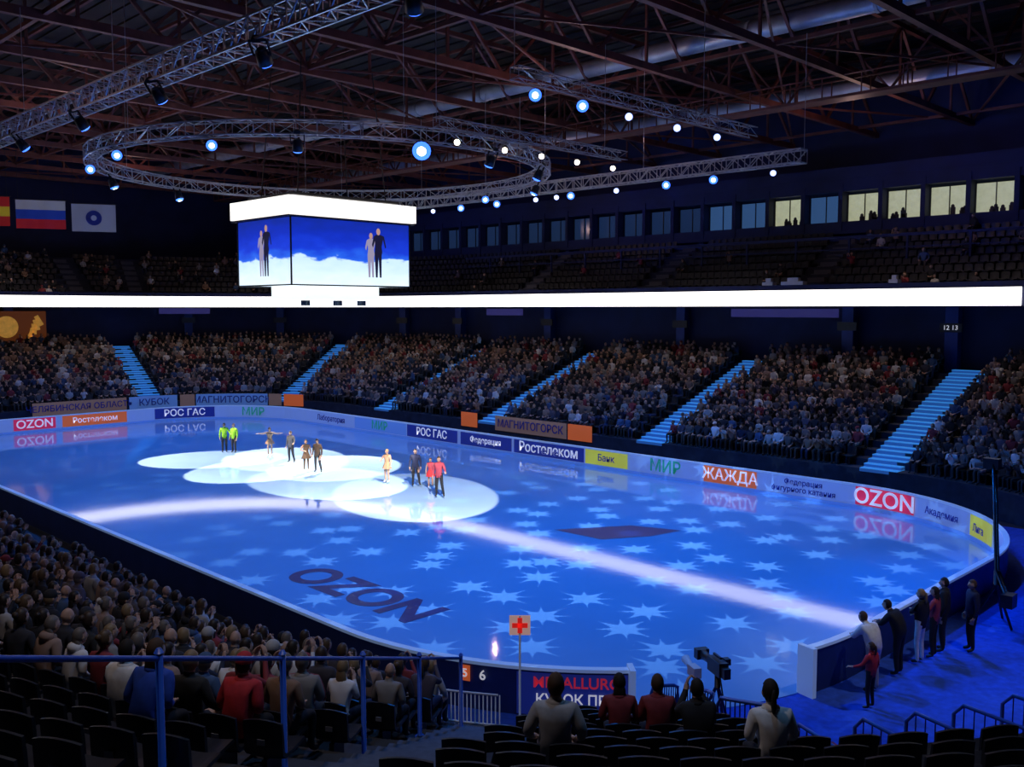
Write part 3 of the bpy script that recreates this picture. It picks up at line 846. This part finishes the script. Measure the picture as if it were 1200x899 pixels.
hold = dict(elL=(-.30, .08, 1.2), wrL=(-.38, .28, 1.12), hdL=(-.41, .35, 1.12))
out = dict(elL=(-.42, .02, 1.36), wrL=(-.65, .06, 1.40), hdL=(-.73, .08, 1.42), elR=(.42, .02, 1.36), wrR=(.65, .06, 1.38), hdR=(.73, .08, 1.38))
hug = dict(elR=(.30, .08, 1.2), wrR=(.2, .28, 1.18), hdR=(.14, .34, 1.18))
wide = dict(anL=(-.2, -.05, .09), toeL=(-.26, .09, .045), knL=(-.15, .03, .51))
person('steward', standing(**hold), (1.6, 12.1, .02), (-.5, -1), lime, black, h_d)
person('steward', standing(), (1.9, 11.5, .02), (-1, -.4), lime, black, h_b)
person('figure_skater', standing(**out), (2.6, 8.6, IZ), (-.7, -.7), beige, beige, h_b, 'bun', .95, beige, skirt=.22, bare_arms=True, bare_legs=True, girl=True, **F1)
person('figure_skater', standing(**hold, **wide), (2.2, 5.7, IZ), (-.9, -.4), dgrey, black, h_d, **F1)
person('figure_skater', standing(**hug), (1.2, 2.6, IZ), (-.4, -1), brown, brown, h_d, 'bun', .96, brown, skirt=.25, bare_arms=True, girl=True, **F1)
person('figure_skater', standing(**wide), (1.5, 2.0, IZ), (-.9, -.5), brown, black, h_d, **F1)
person('figure_skater', standing(**hug), (2.3, -2.9, IZ), (-1, -.2), beige, beige, h_l, 'bun', .94, beige, skirt=.24, bare_arms=True, bare_legs=True, girl=True, **F1)
person('figure_skater', standing(**wide), (2.7, -4.6, IZ), (-.7, -.8), navy, black, h_d, sc_=1.02, **F1)
person('figure_skater', standing(**hold), (2.9, -5.5, IZ), (-.7, -.8), pink, beige, h_b, 'bun', .82, red, skirt=.3, bare_arms=True, bare_legs=True, girl=True, **F1)
person('figure_skater', standing(**hold, **wide), (1.8, -7.4, IZ), (-1, -.6), pink, black, h_d, sc_=1.05, **F1)
# people waiting beside the boards at the entrance
lean = dict(pelvis=(0, -.05, .95), belly=(0, 0, 1.1), chest=(0, .12, 1.28), neckb=(0, .2, 1.40), neck=(0, .24, 1.45), head=(0, .31, 1.54), shL=(-.18, .17, 1.37), shR=(.18, .17, 1.37),
            elL=(-.25, .32, 1.16), wrL=(-.12, .48, 1.12), hdL=(-.06, .54, 1.12), elR=(.25, .32, 1.16), wrR=(.12, .48, 1.12), hdR=(.06, .54, 1.12))
person('official', standing(**lean), (-5.5, -30.85, .01), (.3, 1), white, grey, h_b, sc_=1.06, coat=True)
person('volunteer', standing(**hold), (-6.4, -31.2, .01), (.1, 1), red, black, h_b, 'tail', .84, girl=True, coat=True)
person('coach', standing(**lean), (-4.1, -30.85, .01), (0, 1), black, black, h_d, 'short', 1.05, coat=True)
person('coach', standing(elL=(-.2, .14, 1.2), wrL=(.0, .24, 1.22), hdL=(.07, .26, 1.22)), (-3.0, -30.9, .01), (.1, 1), black, white, h_l, 'tail', 1.05, girl=True, coat=True)
person('coach', standing(**hold), (-2.4, -31.0, .01), (-.1, 1), pink, black, h_d, 'long', 1.02, girl=True)
person('official', standing(), (-1.8, -31.0, .01), (-.3, 1), black, black, h_d, 'short', 1.08, coat=True)
person('official', standing(), (-1.3, -31.5, .01), (-.8, 1), navy, black, h_b, 'short', 1.05, coat=True)
# near spectators, seated in the rows below
def sit(i, arms_, lean_, top, hairm, hair='short', sc_=1., **kw):
    a, k = named[i]
    x, y, nx, ny = P(tA(a), O0+RW*k+.6)
    person('seated_spectator', seated(lean_, arms_), (x, y, rowz(k)), (-nx, -ny), top, black, hairm, hair, sc_, **kw)
sit(0, 'rest', .04, grey, h_b, 'short', 1.04, coat=True)
sit(1, 'lap', .08, maroonc, h_d, 'long', .99, coat=True, girl=True)
sit(2, 'lap', .06, maroonc, h_b, 'short', .99, coat=True)
sit(3, 'phone', .06, black, h_d, 'short', .97, coat=True)
sit(4, 'lap', .08, white, h_d, 'tail', 1.0, coat=True, girl=True)
sit(5, 'lap', .16, bluec, h_b, 'long', 1.05, coat=True, girl=True)
sit(6, 'clap', .05, white, h_d, 'short', 1.0, coat=True)
sit(7, 'lap', .12, red, h_d, 'cap', 1.0, coat=True)

# ---------------------------------------------------------------- foreground railings
def stair_rail(a, r0, r1, n, h=1.0, name='stair_handrail', rad=.032):
    bm = bmesh.new(); tops = []
    for i in range(n):
        r = r0+(r1-r0)*i/(n-1); o = r-RC
        k = max(0, int((o-O0)/RW)); z = rowz(k)
        x, y, _, _ = P(tA(a), o); zt = Z0+RZ*(o-O0)/RW+h
        tube(bm, [(x, y, z), (x, y, zt)], rad, 10); tube(bm, [(x, y, z), (x, y, z+.03)], rad*2.2, 10); tube(bm, [(x, y, zt), (x, y, zt+.04)], [rad*1.3, rad*.6], 10)
        tops.append((x, y, zt))
    tube(bm, [(p[0], p[1], p[2]-.05) for p in tops], rad*.75, 8)
    return bm_obj(name, bm, [M_bluerail], lower)
stair_rail(211, 12.4, 25.0, 7, 1.25)
def loop_rail(p, q, h=.9, name='tubular_handrail'):
    p, q = Vector(p), Vector(q); bm = bmesh.new(); d = q-p
    u = Vector((0, 0, h))
    pts = [p, p+u*.85, p+u+d*.08]+[p+u+d*f for f in (.3, .6, .85)]+[q+u*.97, q+u*.8, q]
    tube(bm, pts, .03, 10)
    tube(bm, [p+u*.12, q+u*.12], .016, 8)
    for f in [i/12 for i in range(1, 12)]: tube(bm, [p+d*f+u*.98, p+d*f+u*.1], .010, 6)
    return bm_obj(name, bm, [M_bluerail], lower)
def rp(a, r, z): x, y, _, _ = P(tA(a), r-RC); return (x, y, z)
loop_rail(rp(229.0, 14.0, rowz(2)), rp(229.0, 16.6, rowz(5)), .9)
loop_rail(rp(229.0, 12.0, rowz(0)), rp(229.0, 13.8, rowz(2)), .9)
loop_rail(rp(226.4, 11.95, rowz(0)), rp(228.6, 11.95, rowz(0)), .9)
for a in (233, 237, 240.5, 244, 248, 252):
    loop_rail(rp(a, 14.45, PLZ), rp(a+1.6, 16.4, PLZ), 1.25)
bm = bmesh.new()
tl = [tA(205+i*.5) for i in range(18)]
for z in (Z0+.05, Z0+.6):
    tube(bm, [(*P(t, 3.38)[:2], z) for t in tl], .02, 6)
for t in [tA(205+i*.36) for i in range(25)]: tube(bm, [(*P(t, 3.38)[:2], Z0), (*P(t, 3.38)[:2], Z0+.6)], .012, 6)
bm_obj('guard_rail', bm, [M_white], lower)
# portal walls in the west stand
bm = bmesh.new()
t = 4+(21.5+13.2)/43
obox(bm, t, 5.4, 5.55, 2.2, 2.0, 3.3, 0); obox(bm, t, 5.4, 8.6, .12, 2.0, 3.7, 1, 1.1); obox(bm, t, 5.4, 8.6, .12, 2.0, 3.7, 1, -1.1)
obox(bm, t, 7.2, 7.3, 3.4, 3.0, 3.75, 2)
bm_obj('stand_portal', bm, [A_white, M_navy2, M_maroon], lower)
# red cross sign
rc = empty('first_aid_sign', (-13.95, -28.05, 0))
bm = bmesh.new(); tube(bm, [(0, 0, 0), (0, 0, 3.1)], .02, 8); tube(bm, [(0, 0, 0), (0, 0, .04)], .15, 12); bm_obj('pole', bm, [M_white], rc)
bm = bmesh.new(); box(bm, (0, 0, 2.93), (.38, .02, .36), 0, None)
box(bm, (0, -.015, 2.93), (.28, .02, .085), 1); box(bm, (0, -.015, 2.93), (.085, .02, .28), 1)
q = bm_obj('plate', bm, [mat('sign_white', (.6, .45, .4), .5, 0, (.5, .3, .27), .55), mat('cross_red', (.8, .02, .01), .5, 0, (.8, .02, .015), .5)], rc)  # emission added to plate and cross to lift the backlit side
q.rotation_euler = (0, 0, math.radians(-45))
# broadcast camera on tripod
tv = empty('broadcast_camera', (-10.2, -29.8, 0)); tv.rotation_euler = (0, 0, math.radians(-30))
bm = bmesh.new()
for k in range(3):
    a = 2*math.pi*k/3+.5
    tube(bm, [(0, 0, 1.25), (.55*math.cos(a), .55*math.sin(a), .02)], [.035, .022], 8)
tube(bm, [(0, 0, 1.2), (0, 0, 1.45)], .06, 10); tube(bm, [(0, -.1, 1.45), (-.2, -.6, 1.3)], .015, 6)
box(bm, (0, 0, 1.62), (.2, .5, .28)); box(bm, (.16, -.05, 1.72), (.12, .14, .12)); box(bm, (0, .02, 1.82), (.04, .3, .04)); box(bm, (0, -.32, 1.6), (.14, .16, .2))
tube(bm, [(0, .25, 1.63), (0, .5, 1.63), (0, .62, 1.63)], [.08, .085, .11], 12); box(bm, (0, .7, 1.63), (.26, .16, .2))
bm_obj('camera_and_tripod', bm, [M_black], tv)
bm = bmesh.new()
tube(bm, [(-.55, -.1, 0), (-.55, -.1, 1.5)], .03, 8); box(bm, (-.55, -.1, 1.62), (.16, .3, .2)); tube(bm, [(-.55, .05, 1.65), (-.55, .3, 1.72)], [.05, .09], 10)
bm_obj('monitor_stand', bm, [M_white], tv)
# camera crane
cj = empty('camera_crane', (1.4, -31.2, 0))
bm = bmesh.new()
for k in range(3):
    a = 2*math.pi*k/3
    tube(bm, [(0, 0, 1.1), (.6*math.cos(a), .6*math.sin(a), .02)], .035, 8)
tube(bm, [(0, 0, 1.1), (0, 0, 1.5)], .08, 10)
for s in (-.1, .1): tube(bm, [(-.6+s, -.5, .9), (s, 0, 1.5), (1.0+s, .5, 4.3)], .035, 8)
for f in range(8): tube(bm, [(-.1+.125*f, .06*f, 1.5+.35*f), (.1+.125*f, .06*f, 1.5+.35*f)], .015, 6)
box(bm, (-.6, -.5, .9), (.4, .3, .35)); box(bm, (1.0, .55, 4.25), (.3, .4, .3)); tube(bm, [(1.0, .7, 4.2), (1.0, 1.0, 4.15)], .08, 10)
bm_obj('jib_arm', bm, [M_black], cj)

# ---------------------------------------------------------------- lights
def spot(name, loc, aim, power, col, ang, blend=.15, r=.1):
    l = bpy.data.lights.new(name, 'SPOT'); l.energy = power; l.color = col; l.spot_size = math.radians(ang); l.spot_blend = blend; l.shadow_soft_size = r
    ob = bpy.data.objects.new(name, l); COL.objects.link(ob); ob.location = loc
    ob.rotation_euler = (Vector(aim)-Vector(loc)).to_track_quat('-Z', 'Y').to_euler(); return ob
pools = [((.9, -7), 4.1, (-7, -20.5)), ((.3, -1.3), 3.9, (-1, -14.5)), ((-.2, 5), 3.9, (-13, 2)), ((-.6, 10.4), 3.5, (-10, 16)), ((3.6, 3.1), 3.8, (11.2, 9)), ((3.1, 8), 3.8, (8, 18))]
for (cx, cy), r, (lx, ly) in pools:
    d = math.sqrt((cx-lx)**2+(cy-ly)**2+14.2**2)
    spot('follow_spot', (lx, ly, 14.2), (cx, cy, 0), 42000, (1, .86, .68), 2*math.degrees(math.atan(r*.92/d)), .1, .04)
BLUE = (.0, .205, 1)
for x, y in ((-6, -20.5), (6, -20.5), (-9, -6), (9, -8), (-9, 6), (9, 8), (-5, 20), (5, 20)):
    spot('blue_wash_light', (x, y, 14.2), (x*1.0, y*1.08, 0), 4600 if y < 0 else 3600, BLUE, 128, .9, .2)
spot('blue_wash_light', (6, -24, 14.2), (3, -34, 0), 4500, (.004, .16, 1), 70, .8, .2)
# gobo star projectors
def gobo(loc, power, ang, sc_):
    ob = spot('star_gobo_projector', loc, (loc[0], loc[1], 0), power, (.32, .62, 1), ang, .6, .01)
    l = ob.data; l.use_nodes = True; nt = l.node_tree; em = nt.nodes['Emission']
    N, L = nt.nodes, nt.links
    ge = N.new('ShaderNodeNewGeometry'); sp = N.new('ShaderNodeSeparateXYZ'); L.new(ge.outputs['Incoming'], sp.inputs[0])
    def M(op, a, c=None):
        q = N.new('ShaderNodeMath'); q.operation = op
        for i, v in enumerate((a, c)):
            if v is None: continue
            if isinstance(v, (int, float)): q.inputs[i].default_value = v
            else: L.new(v, q.inputs[i])
        return q.outputs[0]
    u = M('MULTIPLY', M('DIVIDE', sp.outputs[0], sp.outputs[2]), sc_); v = M('MULTIPLY', M('DIVIDE', sp.outputs[1], sp.outputs[2]), sc_)
    cx = N.new('ShaderNodeCombineXYZ'); L.new(u, cx.inputs[0]); L.new(v, cx.inputs[1])
    vo = N.new('ShaderNodeTexVoronoi'); vo.voronoi_dimensions = '2D'; vo.inputs['Scale'].default_value = 1; vo.inputs['Randomness'].default_value = .75
    L.new(cx.outputs[0], vo.inputs['Vector'])
    sv = N.new('ShaderNodeVectorMath'); sv.operation = 'SUBTRACT'; L.new(cx.outputs[0], sv.inputs[0]); L.new(vo.outputs['Position'], sv.inputs[1])
    s2 = N.new('ShaderNodeSeparateXYZ'); L.new(sv.outputs[0], s2.inputs[0])
    dx, dy = s2.outputs[0], s2.outputs[1]
    def astroid(a, c, r, p=.45):
        t = M('ADD', M('POWER', M('ABSOLUTE', a), p), M('POWER', M('ABSOLUTE', c), p))
        mr = N.new('ShaderNodeMapRange'); mr.interpolation_type = 'SMOOTHSTEP'
        mr.inputs['From Min'].default_value = r+.03; mr.inputs['From Max'].default_value = r-.04
        L.new(t, mr.inputs['Value']); return mr.outputs['Result']
    s1 = astroid(dx, dy, .74)
    s3 = astroid(M('MULTIPLY', M('ADD', dx, dy), .707), M('MULTIPLY', M('SUBTRACT', dx, dy), .707), .70)
    mk = M('MAXIMUM', s1, s3)
    L.new(M('MULTIPLY', mk, 1.0), em.inputs['Strength'])
gobo((1, -17, 14.2), 8000, 112, 6.6)
gobo((0, 8, 14.2), 1600, 100, 6.6)
for x, y, p, c in ((20, -20, 800, 0), (20, -4, 800, 0), (20, 12, 800, 0), (14, 32, 800, 0), (-2, 38, 800, 0), (-16, 34, 300, 0), (-20, -10, 650, 0), (-22, -30, 1000, 0), (-16, -33, 1000, 1)):
    spot('stand_fill_light', (x, y, 18.5), (x*1.06, y*1.06, 0), p, (1, .82, .78) if not c else (.2, .5, 1), 105, .6, .4)  # added fill spots that brighten the crowd, near stand and stairs
spot('entrance_fill_light', (-4, -36, 16), (-3.5, -31, 0), 1600, (1, .9, .85), 34, .8, .3)  # added fill to brighten the group waiting by the boards
for x, y in ((28, -20), (28, 4), (26, 26)): spot('wall_wash_light', (x-6, y, 19), (36, y, 15), 380, (.03, .12, 1), 90, .8, .3)
def pt(name, loc, p, col, r=.4):
    l = bpy.data.lights.new(name, 'POINT'); l.energy = p; l.color = col; l.shadow_soft_size = r
    ob = bpy.data.objects.new(name, l); COL.objects.link(ob); ob.location = loc
for x, y in ((-6, -26), (8, -10), (24, -16), (24, 12), (-22, 6), (-6, 14), (6, 34)): pt('ceiling_fill_light', (x, y, 18.0), 130, (1, .6, .53), .05)  # added reddish fill to bring out the roof steel

w = bpy.data.worlds.new('arena_world'); sc.world = w; w.use_nodes = True
w.node_tree.nodes['Background'].inputs[0].default_value = (.02, .03, .07, 1); w.node_tree.nodes['Background'].inputs[1].default_value = .3
sc.view_settings.view_transform = 'Standard'; sc.view_settings.look = 'None'

cam = bpy.data.cameras.new('camera'); co = bpy.data.objects.new('camera', cam); COL.objects.link(co)
cam.sensor_width = 36; cam.lens = 33; cam.clip_end = 400; cam.clip_start = .1
co.location = (-25.7, -39.6, 8.6); co.rotation_euler = (math.radians(90-4.55), 0, math.radians(-45))
sc.camera = co
